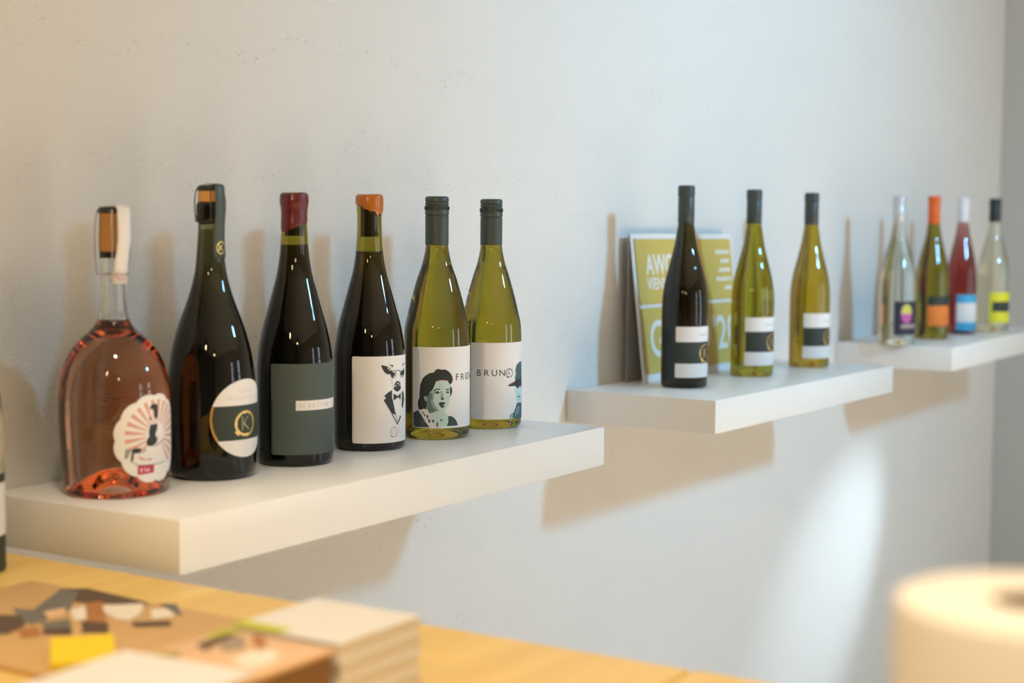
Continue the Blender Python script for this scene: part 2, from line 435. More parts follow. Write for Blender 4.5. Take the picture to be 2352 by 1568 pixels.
def rrect(x0, x1, y0, y1, r=2.0, n=5):
    pts = []
    for cx, cy, a in ((x1 - r, y1 - r, 0), (x0 + r, y1 - r, 90), (x0 + r, y0 + r, 180), (x1 - r, y0 + r, 270)):
        for i in range(n + 1):
            t = RAD(a + 90 * i / n)
            pts.append((cx + r * math.cos(t), cy + r * math.sin(t)))
    return pts

def ring_polys(cx, cy, rx, ry, w, mi, n=36, wob=0):
    out = []
    rnd = [1 + wob * (random.random() - .5) for _ in range(n)]
    for i in range(n):
        a, b = 2 * PI * i / n, 2 * PI * (i + 1) / n
        wa, wb = w * rnd[i], w * rnd[(i + 1) % n]
        out.append((mi, [(cx + rx * math.cos(a), cy + ry * math.sin(a)), (cx + rx * math.cos(b), cy + ry * math.sin(b)),
                         (cx + (rx - wb) * math.cos(b), cy + (ry - wb) * math.sin(b)), (cx + (rx - wa) * math.cos(a), cy + (ry - wa) * math.sin(a))]))
    return out

_txt = {}
def text_tris(s, bold=0):
    """triangles of a string in font units, normalised so the capitals stand 1 high from the baseline"""
    key = (s, bold)
    if key in _txt:
        return _txt[key]
    cu = bpy.data.curves.new('lettering', 'FONT')
    cu.body = s
    cu.size = 1
    cu.offset = bold
    cu.resolution_u = 4
    cu.fill_mode = 'FRONT'
    o = bpy.data.objects.new('lettering', cu)
    COL.objects.link(o)
    dg = bpy.context.evaluated_depsgraph_get()
    me = bpy.data.meshes.new_from_object(o.evaluated_get(dg))
    bm = bmesh.new()
    bm.from_mesh(me)
    bmesh.ops.triangulate(bm, faces=bm.faces[:])
    tris = [[(v.co.x, v.co.y) for v in f.verts] for f in bm.faces]
    bm.free()
    bpy.data.objects.remove(o)
    bpy.data.curves.remove(cu)
    bpy.data.meshes.remove(me)
    xs = [p[0] for t in tris for p in t]
    ys = [p[1] for t in tris for p in t]
    H = max(ys)
    tris = [[((x - min(xs)) / H, y / H) for x, y in t] for t in tris]
    _txt[key] = (tris, (max(xs) - min(xs)) / H)
    return _txt[key]

def text_into(bm, s, x, y, h, width=None, mi=0, off=.3, bold=0, align='L'):
    tris, wd = text_tris(s, bold)
    sx = h if width is None else width / wd
    if align == 'C':
        x -= wd * sx / 2
    if align == 'R':
        x -= wd * sx
    for t in tris:
        vs = [bm.verts.new((x + px * sx, off, y + py * h)) for px, py in t]
        try:
            f = bm.faces.new(vs)
            f.material_index = mi
        except ValueError:
            pass

def spaced(bm, s, xs, y, h, mi=0, off=.3, bold=0):
    for ch, x in zip(s, xs):
        if ch == ' ':
            continue
        text_into(bm, ch, x, y, h, None, mi, off, bold)

def wrapped_text(name, fill, R, mats, parent):
    bm = bmesh.new()
    fill(bm)
    bmesh.ops.remove_doubles(bm, verts=bm.verts[:], dist=1e-4)
    wrap(bm, R)
    fix_out(bm)
    return obj(name, bm, mats, parent, None, 'keep')

# ------------------------------------------------------------------ setting
ROOM = dict(x0=-2.2, x1=4.51, y0=-3.2, y1=1.26, h=2.76)

def plaster():
    m = bpy.data.materials.new('trowelled_plaster')
    m.use_nodes = True
    nt = m.node_tree
    N, L = nt.nodes, nt.links
    b = N['Principled BSDF']
    b.inputs['Roughness'].default_value = .85
    b.inputs['Specular IOR Level'].default_value = .2
    tc = N.new('ShaderNodeTexCoord')
    fine = N.new('ShaderNodeTexNoise'); fine.inputs['Scale'].default_value = 560; fine.inputs['Detail'].default_value = 5
    mid = N.new('ShaderNodeTexNoise'); mid.inputs['Scale'].default_value = 34; mid.inputs['Detail'].default_value = 6; mid.inputs['Distortion'].default_value = 1.2
    big = N.new('ShaderNodeTexNoise'); big.inputs['Scale'].default_value = 2.2; big.inputs['Detail'].default_value = 3
    wav = N.new('ShaderNodeTexWave'); wav.wave_type = 'RINGS'; wav.inputs['Scale'].default_value = 2.3; wav.inputs['Distortion'].default_value = 9; wav.inputs['Detail'].default_value = 3; wav.inputs['Detail Scale'].default_value = 1.3
    mp = N.new('ShaderNodeMapping'); mp.inputs['Scale'].default_value = (170, 1, 420); mp.inputs['Rotation'].default_value = (0, RAD(35), 0)
    pit = N.new('ShaderNodeTexNoise'); pit.inputs['Scale'].default_value = 1.0; pit.inputs['Detail'].default_value = 2
    for n in (fine, mid, big, wav, mp):
        L.new(tc.outputs['Object'], n.inputs['Vector'])
    L.new(mp.outputs[0], pit.inputs['Vector'])
    # sparse pits left by the trowel: only along some of the wave bands
    r1 = N.new('ShaderNodeMapRange'); r1.inputs[1].default_value = .90; r1.inputs[2].default_value = 1.0
    L.new(wav.outputs['Fac'], r1.inputs[0])
    r2 = N.new('ShaderNodeMapRange'); r2.inputs[1].default_value = .62; r2.inputs[2].default_value = .76
    L.new(pit.outputs['Fac'], r2.inputs[0])
    mm = N.new('ShaderNodeMath'); mm.operation = 'MULTIPLY'
    L.new(r1.outputs[0], mm.inputs[0]); L.new(r2.outputs[0], mm.inputs[1])
    mx = N.new('ShaderNodeMixRGB'); mx.inputs[1].default_value = (.80, .795, .78, 1); mx.inputs[2].default_value = (.30, .27, .22, 1)
    mk = N.new('ShaderNodeMath'); mk.operation = 'MULTIPLY'; mk.inputs[1].default_value = .5
    L.new(mm.outputs[0], mk.inputs[0])
    L.new(mk.outputs[0], mx.inputs[0])
    mb = N.new('ShaderNodeMixRGB'); mb.blend_type = 'MULTIPLY'; mb.inputs[0].default_value = .06
    L.new(mx.outputs[0], mb.inputs[1]); L.new(big.outputs['Fac'], mb.inputs[2])
    L.new(mb.outputs[0], b.inputs['Base Color'])
    add = N.new('ShaderNodeMath'); add.operation = 'MULTIPLY_ADD'; add.inputs[1].default_value = .7
    L.new(mid.outputs['Fac'], add.inputs[0]); L.new(fine.outputs['Fac'], add.inputs[2])
    sub = N.new('ShaderNodeMath'); sub.operation = 'SUBTRACT'
    L.new(add.outputs[0], sub.inputs[0]); mh = N.new('ShaderNodeMath'); mh.operation = 'MULTIPLY'; mh.inputs[1].default_value = .45
    L.new(mm.outputs[0], mh.inputs[0]); L.new(mh.outputs[0], sub.inputs[1])
    bp = N.new('ShaderNodeBump'); bp.inputs['Strength'].default_value = 1.0; bp.inputs['Distance'].default_value = .0012
    L.new(sub.outputs[0], bp.inputs['Height']); L.new(bp.outputs[0], b.inputs['Normal'])
    return m

def wood(name, c1, c2, scale=(3, 40, 40), rough=.42):
    m = bpy.data.materials.new(name)
    m.use_nodes = True
    nt = m.node_tree
    N, L = nt.nodes, nt.links
    b = N['Principled BSDF']
    b.inputs['Roughness'].default_value = rough
    tc = N.new('ShaderNodeTexCoord')
    oi = N.new('ShaderNodeObjectInfo')
    mp = N.new('ShaderNodeMapping'); mp.inputs['Scale'].default_value = scale
    va = N.new('ShaderNodeVectorMath'); va.operation = 'ADD'
    L.new(tc.outputs['Object'], va.inputs[0]); L.new(oi.outputs['Random'], va.inputs[1])
    L.new(va.outputs[0], mp.inputs['Vector'])
    n = N.new('ShaderNodeTexNoise'); n.inputs['Scale'].default_value = 1; n.inputs['Detail'].default_value = 6; n.inputs['Distortion'].default_value = .6
    L.new(mp.outputs[0], n.inputs['Vector'])
    r = N.new('ShaderNodeValToRGB')
    r.color_ramp.elements[0].position = .3; r.color_ramp.elements[0].color = (*c1, 1)
    r.color_ramp.elements[1].position = .7; r.color_ramp.elements[1].color = (*c2, 1)
    L.new(n.outputs['Fac'], r.inputs[0])
    L.new(r.outputs[0], b.inputs['Base Color'])
    bp = N.new('ShaderNodeBump'); bp.inputs['Strength'].default_value = .15; bp.inputs['Distance'].default_value = .001
    L.new(n.outputs['Fac'], bp.inputs['Height']); L.new(bp.outputs[0], b.inputs['Normal'])
    return m

def struct(o):
    o['kind'] = 'structure'
    return o

PL = plaster()
X0, X1, Y0, Y1, HT = ROOM['x0'], ROOM['x1'], ROOM['y0'], ROOM['y1'], ROOM['h']
T = .16
struct(boxobj('wall_back', (X0 - T, X1 + T, Y1, Y1 + T, 0, HT), PL))
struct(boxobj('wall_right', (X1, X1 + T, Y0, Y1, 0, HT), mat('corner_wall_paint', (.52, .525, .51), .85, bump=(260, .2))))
struct(boxobj('wall_left', (X0 - T, X0, Y0, Y1, 0, HT), mat('side_paint', (.20, .19, .18), .8)))
WINS = ((1.8, 2.3, .9, 2.2), (3.6, 4.4, .9, 2.2))
bm = bmesh.new()
xs = [X0 - T] + [x for q in WINS for x in q[:2]] + [X1 + T]
for i in range(0, len(xs), 2):
    box(bm, xs[i], xs[i + 1], Y0 - T, Y0, 0, HT)
for q in WINS:
    box(bm, q[0], q[1], Y0 - T, Y0, 0, q[2])
    box(bm, q[0], q[1], Y0 - T, Y0, q[3], HT)
struct(obj('wall_front', bm, mat('front_paint', (.50, .48, .44), .8)))
fl = struct(boxobj('floor', (X0 - T, X1 + T, Y0 - T, Y1 + T, -.12, 0), wood('pale_floor_wood', (.40, .33, .25), (.52, .44, .35))))
struct(boxobj('ceiling', (X0 - T, X1 + T, Y0 - T, Y1 + T, HT, HT + .12), mat('ceiling_paint', (.70, .68, .64), .85)))
for k, (a, b_, c, d) in enumerate(WINS):
    root = thing('window_%d' % (k + 1), 'x', 'x', ((a + b_) / 2, Y0 - .09, c))
    del root['label'], root['category']
    struct(root)
    wd, hh = (b_ - a) / 2, d - c
    bm = bmesh.new()
    for q in ((-wd, -wd + .05, 0, hh), (wd - .05, wd, 0, hh), (-wd + .05, wd - .05, 0, .05), (-wd + .05, wd - .05, hh - .05, hh), (-wd + .05, wd - .05, hh * .62, hh * .62 + .04)):
        box(bm, q[0], q[1], -.03, .03, q[2], q[3])
    struct(obj('window_frame', bm, mat('window_frame_paint', (.12, .11, .10), .5), root))
    g = boxobj('window_glass', (-wd + .05, wd - .05, -.004, .004, .05, hh - .05), glass('window_pane', (1, 1, 1), 1.05), root)
    struct(g)

# ------------------------------------------------------------------ shelves
LACQ = mat('white_lacquer', (.82, .815, .80), .28, spec=.4)
def shelf(label, x, z, tilt=0):
    bm = bmesh.new()
    L = .775
    box(bm, 0, L, -.2535, 0, -.05, 0, bev=.0012, seg=2)
    o = obj('floating_shelf', bm, LACQ, None, (x, 1.2592, z), 'auto')
    o.rotation_euler = (0, tilt, 0)
    return tag(o, label, 'shelf', 'white floating shelves on the plaster wall')
Z1 = 1.25
Z2 = CZ - .2706
TILT2 = math.atan(.0073 / .79)
Z3 = CZ - .2680
shelf('white lacquered floating shelf carrying six bottles, nearest to the wooden counter', 1.0406, Z1)
shelf('white lacquered floating shelf carrying the gold award sign and three slim bottles', 2.1506, Z2, TILT2)
shelf('white lacquered floating shelf nearest the room corner, carrying four slim colourful bottles', 3.2867, Z3)

# ------------------------------------------------------------------ bottles
ARTCOL = {'hair': (.030, .036, .034), 'ink': (.035, .042, .045), 'mint': (.52, .66, .61), 'mid': (.27, .36, .33), 'dk': (.13, .18, .165), 'dress': (.055, .075, .07),
          'collar': (.74, .68, .68), 'red': (.45, .06, .06), 'cyan': (.50, .72, .76), 'coat': (.06, .12, .14), 'coatl': (.35, .55, .6), 'tongue': (.12, .09, .09),
          'white': (.76, .75, .74), 'grey': (.3, .32, .32), 'pale': (.55, .53, .51), 'redp': (.6, .06, .05), 'redm': (.50, .045, .10), 'pinkw': (.8, .6, .62)}
def inks(names):
    return [mat('ink_' + n, ARTCOL[n], .6, spec=.3) for n in names]

PAPER = mat('label_paper', (.80, .775, .765), .62, spec=.3, bump=(900, .04))
BLACKP = mat('black_label_paper', (.035, .045, .038), .55, spec=.35)
GOLD = mat('gold_foil', (.85, .60, .20), .28, metal=1)
CORK = mat('cork', (.50, .24, .07), .85, bump=(500, .5))
G_OLIVE = glass('olive_glass', (.355, .285, .026))
G_DARK = glass('dark_olive_glass', (.26, .25, .10))
G_CLEAR = glass('clear_glass', (.985, .985, .975))
G_CAV = glass('clear_cavity', (1, 1, 1))

def body_profile(rf, ztop, r0, corner=.006, punt=.012, n=90):
    """closed outer profile with a punt under the base"""
    rb = r0 - corner
    p = [(0, punt)]
    for i in range(1, 9):
        t = i / 8
        p.append((rb * .78 * t, punt * (1 - t * t)))
    p.append((rb * .9, .0))
    p.append((rb, .0))
    for i in range(1, 6):
        a = i / 5 * PI / 2
        p.append((rb + corner * math.sin(a), corner * (1 - math.cos(a))))
    for i in range(1, n + 1):
        z = corner + (ztop - corner) * i / n
        p.append((rf(z), z))
    rt = rf(ztop)
    p += [(rt - .0015, ztop + .0008), (0, ztop + .0008)]
    return p

def glass_body(root, rf, ztop, r0, gm, cavity=None, liquid=None, corner=.006, punt=.012, wallt=.0028):
    bm = bmesh.new()
    lathe_into(bm, body_profile(rf, ztop, r0, corner, punt), 72)
    mats = [gm]
    if cavity:
        za, zb = cavity
        n = 24
        pr = [(0, za)] + [(rf(za + (zb - za) * i / n) - wallt, za + (zb - za) * i / n) for i in range(n + 1)] + [(0, zb)]
        lathe_into(bm, pr, 72, mi=1, flip=True)
        mats.append(G_CAV)
    o = obj('glass_body', bm, mats, root, None, 'keep')
    o.data.shade_smooth()
    if liquid:
        m, zl = liquid
        n = 50
        rb = r0 - corner
        pr = [(0, punt + .004)] + [(rb * .75 * t / 5, punt * (1 - (t / 5) ** 2) + .004) for t in range(1, 6)]
        zs0 = .006
        pr += [(rf(zs0 + (zl - zs0) * i / n) - wallt - .0004, zs0 + (zl - zs0) * i / n) for i in range(n + 1)]
        pr += [(0, zl)]
        lathe('wine', pr, m, root, 64, sharp=False)
    return o

RF_BURG = [(0, .0405), (.10, .0405), (.1288, .0397), (.150, .0357), (.1717, .0304), (.193, .0244), (.2146, .0172), (.234, .0139), (.26, .0134), (.289, .0132)]
RF_SPAR = [(0, .0448), (.012, .0455), (.03, .0464), (.07, .0463), (.101, .0447), (.124, .0419), (.142, .0379), (.16, .0324), (.178, .0257), (.1966, .0197), (.2147, .0158), (.233, .0140), (.26, .0123), (.268, .0122)]
RF_ROSE = [(0, .0488), (.005, .0492), (.025, .0508), (.046, .0520), (.075, .0533), (.091, .0532), (.1077, .0518), (.122, .0487), (.1345, .0435), (.1447, .0365), (.153, .0285), (.161, .0195), (.169, .0150), (.183, .0130), (.207, .0117), (.2115, .0118), (.2125, .0128), (.234, .0126)]
RF_SLIM = [(0, .0368), (.121, .0368), (.136, .0364), (.151, .0350), (.1657, .0327), (.1805, .0293), (.195, .0255), (.210, .0218), (.225, .0181), (.2458, .0148), (.2607, .0127), (.30, .0122), (.314, .0121)]

def scaled(keys, sr, sz=1, neck=None):
    return spline([(z * sz, r * (sr if z < .19 else 1 + (sr - 1) * max(0, (.25 - z) / .06) if z < .25 else 1)) for z, r in keys])

def screw_cap(root, z0, z1, r, m, ridges=True):
    g = .0007
    if ridges:
        H = z1
        pr = [(0, H), (r - .0022, H), (r - .0006, H - .0008), (r + .0002, H - .0026), (r + .0002, H - .0060), (r - g, H - .0066), (r - g, H - .0074), (r + .0002, H - .0080), (r + .0002, H - .0098),
              (r - g, H - .0103), (r - g, H - .0110), (r + .0003, H - .0115), (r + .0003, H - .0172), (r - .0001, H - .0180), (r + .0003, H - .0188), (r + .0003, H - .0222), (r - g, H - .0229), (r - g, H - .0235), (r, H - .0241), (r, z0 + .0006), (r - .0006, z0), (r - .0012, z0 + .0005)]
    else:
        H = z1
        pr = [(0, H), (r - .0018, H), (r, H - .0016), (r + .0003, H - .004), (r + .0003, H - .0172), (r - g, H - .018), (r - g, H - .0188), (r - .0001, H - .0196), (r - .0001, z0 + .0006), (r - .0006, z0), (r - .0012, z0 + .0005)]
    cap = lathe('screw_cap', pr[::-1], m, root, 64)
    if ridges:
        bm = bmesh.new()
        for i in range(56):
            a = 2 * PI * i / 56
            vs = box(bm, -.00022, .00022, -.0006, .0004, H - .0166, H - .0121)
            bmesh.ops.translate(bm, vec=(0, -(r + .0003), 0), verts=vs)
            bmesh.ops.rotate(bm, cent=(0, 0, 0), matrix=Matrix.Rotation(a, 3, 'Z'), verts=vs)
        k = obj('knurling', bm, m, cap)
    return cap

def wax(root, rf, zt, m, edge, bulge=.0016, seg=64):
    """dipped wax: edge(alpha) gives the height of its lower rim"""
    bm = bmesh.new()
    n = 16
    cols = []
    for i in range(seg):
        al = 2 * PI * i / seg
        zl = edge(al)
        col = []
        for j in range(n + 1):
            t = j / n
            z = zl + (zt - .0045 - zl) * t
            lip = math.exp(-((z - (zt - .0085)) / .0075) ** 2)
            r = rf(min(z, zt - .006)) + .0001 + .0008 * min(1, t * 8) + bulge * lip
            col.append((r * math.sin(al), -r * math.cos(al), z))
        rr = rf(zt - .006) + .0009 + bulge * .95
        for k in range(1, 7):
            a = k / 6 * PI / 2
            col.append(((rr - .0045 * (1 - math.cos(a))) * math.sin(al), -(rr - .0045 * (1 - math.cos(a))) * math.cos(al), zt - .0045 + .0045 * math.sin(a) + .0004 * math.sin(al * 2 + 1) * k / 6))
        cols.append([bm.verts.new(c) for c in col])
    top = bm.verts.new((0, 0, zt + .0004))
    for i in range(seg):
        a, b = cols[i], cols[(i + 1) % seg]
        for j in range(len(a) - 1):
            bm.faces.new((a[j], b[j], b[j + 1], a[j + 1]))
        bm.faces.new((a[-1], b[-1], top))
    return obj('wax_seal', bm, m, root, None, True)

def strip(name, path, m, parent, thick=.0004):
    """band over the closure: path of (radius, z, half width in m, side shift in m) down the front (-Y)"""
    bm = bmesh.new()
    rows = []
    for r, z, hw, sh in path:
        row = []
        for k in range(-4, 5):
            u = sh + hw * k / 4
            if r > .004:
                a = u / r
                row.append(bm.verts.new((r * math.sin(a), -r * math.cos(a), z)))
            else:
                row.append(bm.verts.new((u, -r, z)))
        rows.append(row)
    for a, b in zip(rows, rows[1:]):
        for i in range(8):
            bm.faces.new((a[i], a[i + 1], b[i + 1], b[i]))
    o = obj(name, bm, m, parent, None, True)
    md = o.modifiers.new('thickness', 'SOLIDIFY')
    md.thickness = thick
    md.offset = 0
    return o

def tube(name, pts, r, m, parent=None, cyc=False):
    cu = bpy.data.curves.new(name, 'CURVE')
    cu.dimensions = '3D'
    cu.bevel_depth = r
    cu.bevel_resolution = 2
    sp = cu.splines.new('POLY')
    sp.points.add(len(pts) - 1)
    for p, c in zip(sp.points, pts):
        p.co = (*c, 1)
    sp.use_cyclic_u = cyc
    o = bpy.data.objects.new(name, cu)
    COL.objects.link(o)
    dg = bpy.context.evaluated_depsgraph_get()
    me = bpy.data.meshes.new_from_object(o.evaluated_get(dg))
    bpy.data.objects.remove(o)
    bpy.data.curves.remove(cu)
    me.shade_smooth()
    return link(name, me, m, parent)

def muselet(root, z0, z1, r, m):
    """wire cage with four legs and a ring under the lip"""
    for k in range(4):
        a = RAD(45 + 90 * k)
        pts = [((r + dr) * math.sin(a), -(r + dr) * math.cos(a), z0 + (z1 - z0) * t) for t, dr in ((0, 0), (.3, .0012), (.6, .0014), (.85, .0004), (1, -.0015))]
        tube('cage_wire', pts, .0006, m, root)
    tube('cage_ring', [(r * math.sin(t * PI / 12), -r * math.cos(t * PI / 12), z0) for t in range(24)], .0007, m, root, True)

GRP1 = 'wine bottles on the nearest shelf'

# --- rose sparkling wine
rt = thing('wine_bottle', 'squat clear bottle of pink sparkling wine with scalloped white label and paper-sealed cork', 'bottle', (1.116, 1.163, Z1), group=GRP1)
rf = spline(RF_ROSE)
glass_body(rt, rf, .234, .0490, G_CLEAR, cavity=(.166, .2335), liquid=(wine('pink_wine', (.97, .50, .14), 19), .1658), corner=.005, punt=.028)
R = 53.2
pts = []
for i in range(144):
    a = 2 * PI * i / 144
    rr = 40.5 + 2.4 * abs(math.sin(6 * a)) ** .7
    pts.append((rr * math.sin(a), 57 + rr * math.cos(a)))
lab = wrapped('label', [(0, pts)], R, PAPER, rt)
rays = []
for k in range(-7, 12):
    a = RAD(k * 15 + 7.5 - 30)
    h = RAD(3.6)
    c0, r0, r1 = (2, 60), 12, 34
    rays.append((0, [(c0[0] + r0 * math.sin(a - h * .7), c0[1] + r0 * math.cos(a - h * .7)), (c0[0] + r1 * math.sin(a - h), c0[1] + r1 * math.cos(a - h)),
                     (c0[0] + r1 * math.sin(a + h), c0[1] + r1 * math.cos(a + h)), (c0[0] + r0 * math.sin(a + h * .7), c0[1] + r0 * math.cos(a + h * .7))]))
wrapped('sunray_print', rays, R, mat('ink_salmon', (.66, .34, .27), .6), lab, off=.3, dl=0)
def art(name, key, R, parent, off=.32):
    names = sorted({c for c, _ in ART[key]})
    return wrapped(name, [(names.index(c), p) for c, p in ART[key]], R, inks(names), parent, off=off)
art('figure_print', 'rose', R, lab, .34)
ck = [(0, .228), (.0108, .228), (.0108, .233), (.0124, .2345), (.0130, .240), (.0128, .25), (.0124, .262), (.0122, .2715), (0, .2715)]
lathe('cork', ck, CORK, rt, 48)
lathe('cap_plate', [(0, .2712), (.0128, .2712), (.0137, .2722), (.0136, .2745), (.0120, .2770), (.006, .2778), (0, .2779)], mat('black_plate', (.025, .028, .03), .4), rt, 48)
muselet(rt, .2125, .2745, .0152, mat('steel_wire', (.62, .60, .56), .25, metal=1))
tp = strip('paper_seal', [(.0, .2790, .0085, 0), (.009, .2790, .0085, 0), (.0150, .2782, .0085, 0), (.0178, .2750, .0088, 0), (.0182, .262, .0090, 0), (.0180, .245, .0088, 0), (.0165, .234, .0085, -.0005), (.0148, .222, .0090, -.0012), (.0137, .2035, .0100, -.002)], mat('seal_paper', (.80, .78, .78), .6), rt)
def f(bm):
    for mi, p in ring_polys(-1.5, 212.5, 5.2, 5.6, .8, 0, wob=.8):
        poly_into(bm, p, 0, 0, 2.6)
    text_into(bm, 'K', -1.5, 210, 5, None, 0, 2.6, 0, 'C')
wrapped_text('seal_print', f, 11.9, [mat('ink_rose', (.62, .18, .24), .6)], tp)

# --- muscat sparkling wine
rt = thing('wine_bottle', 'dark green sparkling wine bottle with a round white and black label and bare cork top', 'bottle', (1.242, 1.153, Z1), group=GRP1)
keys = [k for k in RF_SPAR if k[0] < .262] + [(.2630, .0123), (.2640, .0146), (.2680, .0147), (.2700, .0138), (.2720, .0138), (.2740, .0143), (.2800, .0140), (.2826, .0132)]
rf = spline(keys)
glass_body(rt, rf, .2826, .0448, G_DARK, liquid=(wine('dark_wine', (.30, .26, .14), 75), .255), corner=.010, punt=.02)
R = 46.4
circ = [(40 * math.cos(2 * PI * i / 96), 63.5 + 40 * math.sin(2 * PI * i / 96)) for i in range(96)]
lab = wrapped('label', [(0, circ)], R, PAPER, rt)
def seg_of_circle(rad, z0, z1, cz=63.5, n=24):
    L, Rr = [], []
    for i in range(n + 1):
        z = z0 + (z1 - z0) * i / n
        x = math.sqrt(max(0, rad * rad - (z - cz) ** 2))
        L.append((-x, z)); Rr.append((x, z))
    return L + Rr[::-1]
wrapped('black_band', [(0, seg_of_circle(40, 41.5, 77))], R, BLACKP, lab, off=.26)
gp = []
n = 20
for s in (-1, 1):
    a0, a1 = math.asin((41.5 - 63.5) / 40), math.asin((77 - 63.5) / 40)
    for i in range(n):
        a, b = a0 + (a1 - a0) * i / n, a0 + (a1 - a0) * (i + 1) / n
        gp.append((0, [(s * 40.2 * math.cos(a), 63.5 + 40.2 * math.sin(a)), (s * 40.2 * math.cos(b), 63.5 + 40.2 * math.sin(b)), (s * 38.2 * math.cos(b), 63.5 + 38.2 * math.sin(b)), (s * 38.2 * math.cos(a), 63.5 + 38.2 * math.sin(a))]))
gp += ring_polys(0, 58, 14.5, 13.2, 2.8, 0, wob=.5)
gp.append((0, [(-14.6, 50), (-11, 46), (-8.5, 47), (-11, 52)]))
wrapped('gold_ring', gp, R, GOLD, lab, off=.34, dl=.001)
def f(bm):
    text_into(bm, 'K', 0, 50.5, 15, 11, 0, .36, -.02, 'C')
wrapped_text('gold_initial', f, R, [mat('dull_gold_ink', (.42, .36, .14), .5)], lab)
def f(bm):
    text_into(bm, 'GOLD', 0, 90, 4, 18, 0, .3, 0, 'C')
    text_into(bm, 'MUSKATELLER', 0, 82.5, 4, 46, 0, .3, 0, 'C')
wrapped_text('lettering', f, R, [mat('beige_ink', (.67, .63, .57), .6)], lab)
lathe('cork', [(0, .262), (.0105, .262), (.0105, .2826), (.0119, .2832), (.0122, .287), (.0120, .2945), (0, .2945)], mat('bright_cork', (.72, .36, .10), .8, bump=(500, .5)), rt, 48)
lathe('cap_plate', [(0, .2942), (.0122, .2942), (.0128, .2952), (.0126, .2985), (.0105, .3003), (.005, .3008), (0, .3009)], mat('black_plate'), rt, 48)
muselet(rt, .2632, .2975, .0142, mat('dark_wire', (.05, .055, .05), .4, metal=.6))
TAPE = mat('green_tape', (.055, .075, .065), .38)
tp = strip('tape_seal', [(.0, .3018, .0075, 0), (.008, .3018, .0075, 0), (.0138, .3008, .0075, 0), (.0152, .2980, .0075, 0), (.0158, .284, .0075, 0), (.0160, .268, .0076, -.0004), (.0152, .258, .0080, -.001), (.0150, .245, .0085, -.0015), (.0160, .226, .0090, -.002)], TAPE, rt)
def f(bm):
    for mi, p in ring_polys(-1, 236.5, 5.0, 6.6, 1.0, 0, wob=.9):
        poly_into(bm, p, 0, 0, 2.2)
    text_into(bm, 'K', -1, 233.5, 6, None, 0, 2.2, 0, 'C')
wrapped_text('gold_emblem', f, 14, [GOLD], tp)

# --- red wine under crimson wax
rt = thing('wine_bottle', 'dark bottle sealed with crimson wax, grey-green label with one thin white strip', 'bottle', (1.361, 1.141, Z1), group=GRP1)
RFD = [(0, .0413), (.105, .0413), (.1254, .0395), (.146, .0355), (.166, .0301), (.1866, .0245), (.207, .0192), (.227, .0161), (.245, .0147), (.262, .0137), (.275, .0134), (.287, .0134)]
rf = spline(RFD)
glass_body(rt, rf, .286, .0413, G_OLIVE, cavity=(.2366, .2855), liquid=(wine('red_wine', (.12, .02, .02), 120), .2364))
lathe('cork', [(0, .2476), (.0102, .2476), (.0102, .2853), (0, .2853)], mat('wine_stained_cork', (.10, .06, .03), .8), rt, 40)
wax(rt, rf, .2945, mat('crimson_wax', (.125, .010, .016), .26, coat=.3), lambda a: .2565 + .0042 * math.cos(a - RAD(40)) + .0012 * math.cos(2 * a))
lab = wrapped('label', [(0, rrect(-63.5, 63.5, 13.5, 111.5, 1.5))], 41.3, mat('slate_label_paper', (.085, .108, .100), .75, spec=.25, bump=(900, .15)), rt)
st = wrapped('white_strip', [(0, rrect(-35.3, 35.3, 61.5, 72, .4))], 41.3, PAPER, lab, off=.3)
def f(bm):
    xs = [-31.5 + 4.9 * i for i in range(14)]
    spaced(bm, "DIRECTOR'S CUT", xs, 64.2, 4.4, 0, .36)
wrapped_text('lettering', f, 41.3, [mat('grey_ink', (.50, .49, .47), .6)], st)

# --- orange wax, ox in a dinner jacket
rt = thing('wine_bottle', 'dark bottle sealed with orange wax, white label printed with a cow in a dinner jacket', 'bottle', (1.499, 1.144, Z1), group=GRP1)
RFO = [(0, .0415), (.105, .0415), (.1254, .0395), (.146, .0356), (.166, .0302), (.1866, .0246), (.207, .0192), (.227, .0161), (.245, .0148), (.262, .0143), (.2738, .0142), (.2746, .0148), (.2800, .0149), (.287, .0148)]
rf = spline(RFO)
glass_body(rt, rf, .287, .0415, G_OLIVE, cavity=(.2267, .2862), liquid=(wine('amber_wine', (.30, .12, .05), 95), .2265))
lathe('cork', [(0, .2455), (.0102, .2455), (.0102, .286), (0, .286)], mat('wine_stained_cork'), rt, 40)
def edge(a):
    return .2765 - .0062 * math.cos(a - RAD(30)) + .0006 * math.sin(7 * a) + .0006 * math.sin(11 * a + 1)
wax(rt, lambda z: min(rf(z), .0149), .2945, mat('orange_wax', (.46, .125, .006), .25, coat=.3), edge, bulge=.0006)
lab = wrapped('label', [(0, rrect(-59, 59, 9.5, 109.5, 2))], 41.5, PAPER, rt)
art('cow_print', 'ox', 41.5, lab)
wrapped('red_ring', ring_polys(-7.5, 21.2, 5.2, 6.0, .55, 0, wob=1.2) + [(0, [(-12.4, 17.5), (-10.9, 15.2), (-9.8, 15.5), (-11.7, 18.2)])], 41.5, inks(['redp']), lab, off=.3, dl=.001)
def f(bm):
    text_into(bm, 'K', -7.5, 18.2, 6.2, 4, 0, .3, -.03, 'C')
    text_into(bm, 'X', 2.4, 15.8, 11, 7, 0, .3, -.03, 'C')
wrapped_text('lettering', f, 41.5, [mat('faint_pink_ink', (.70, .62, .61), .6)], lab)

CAPG = mat('green_grey_cap', (.050, .066, .058), .42, spec=.45, bump=(1500, .05))
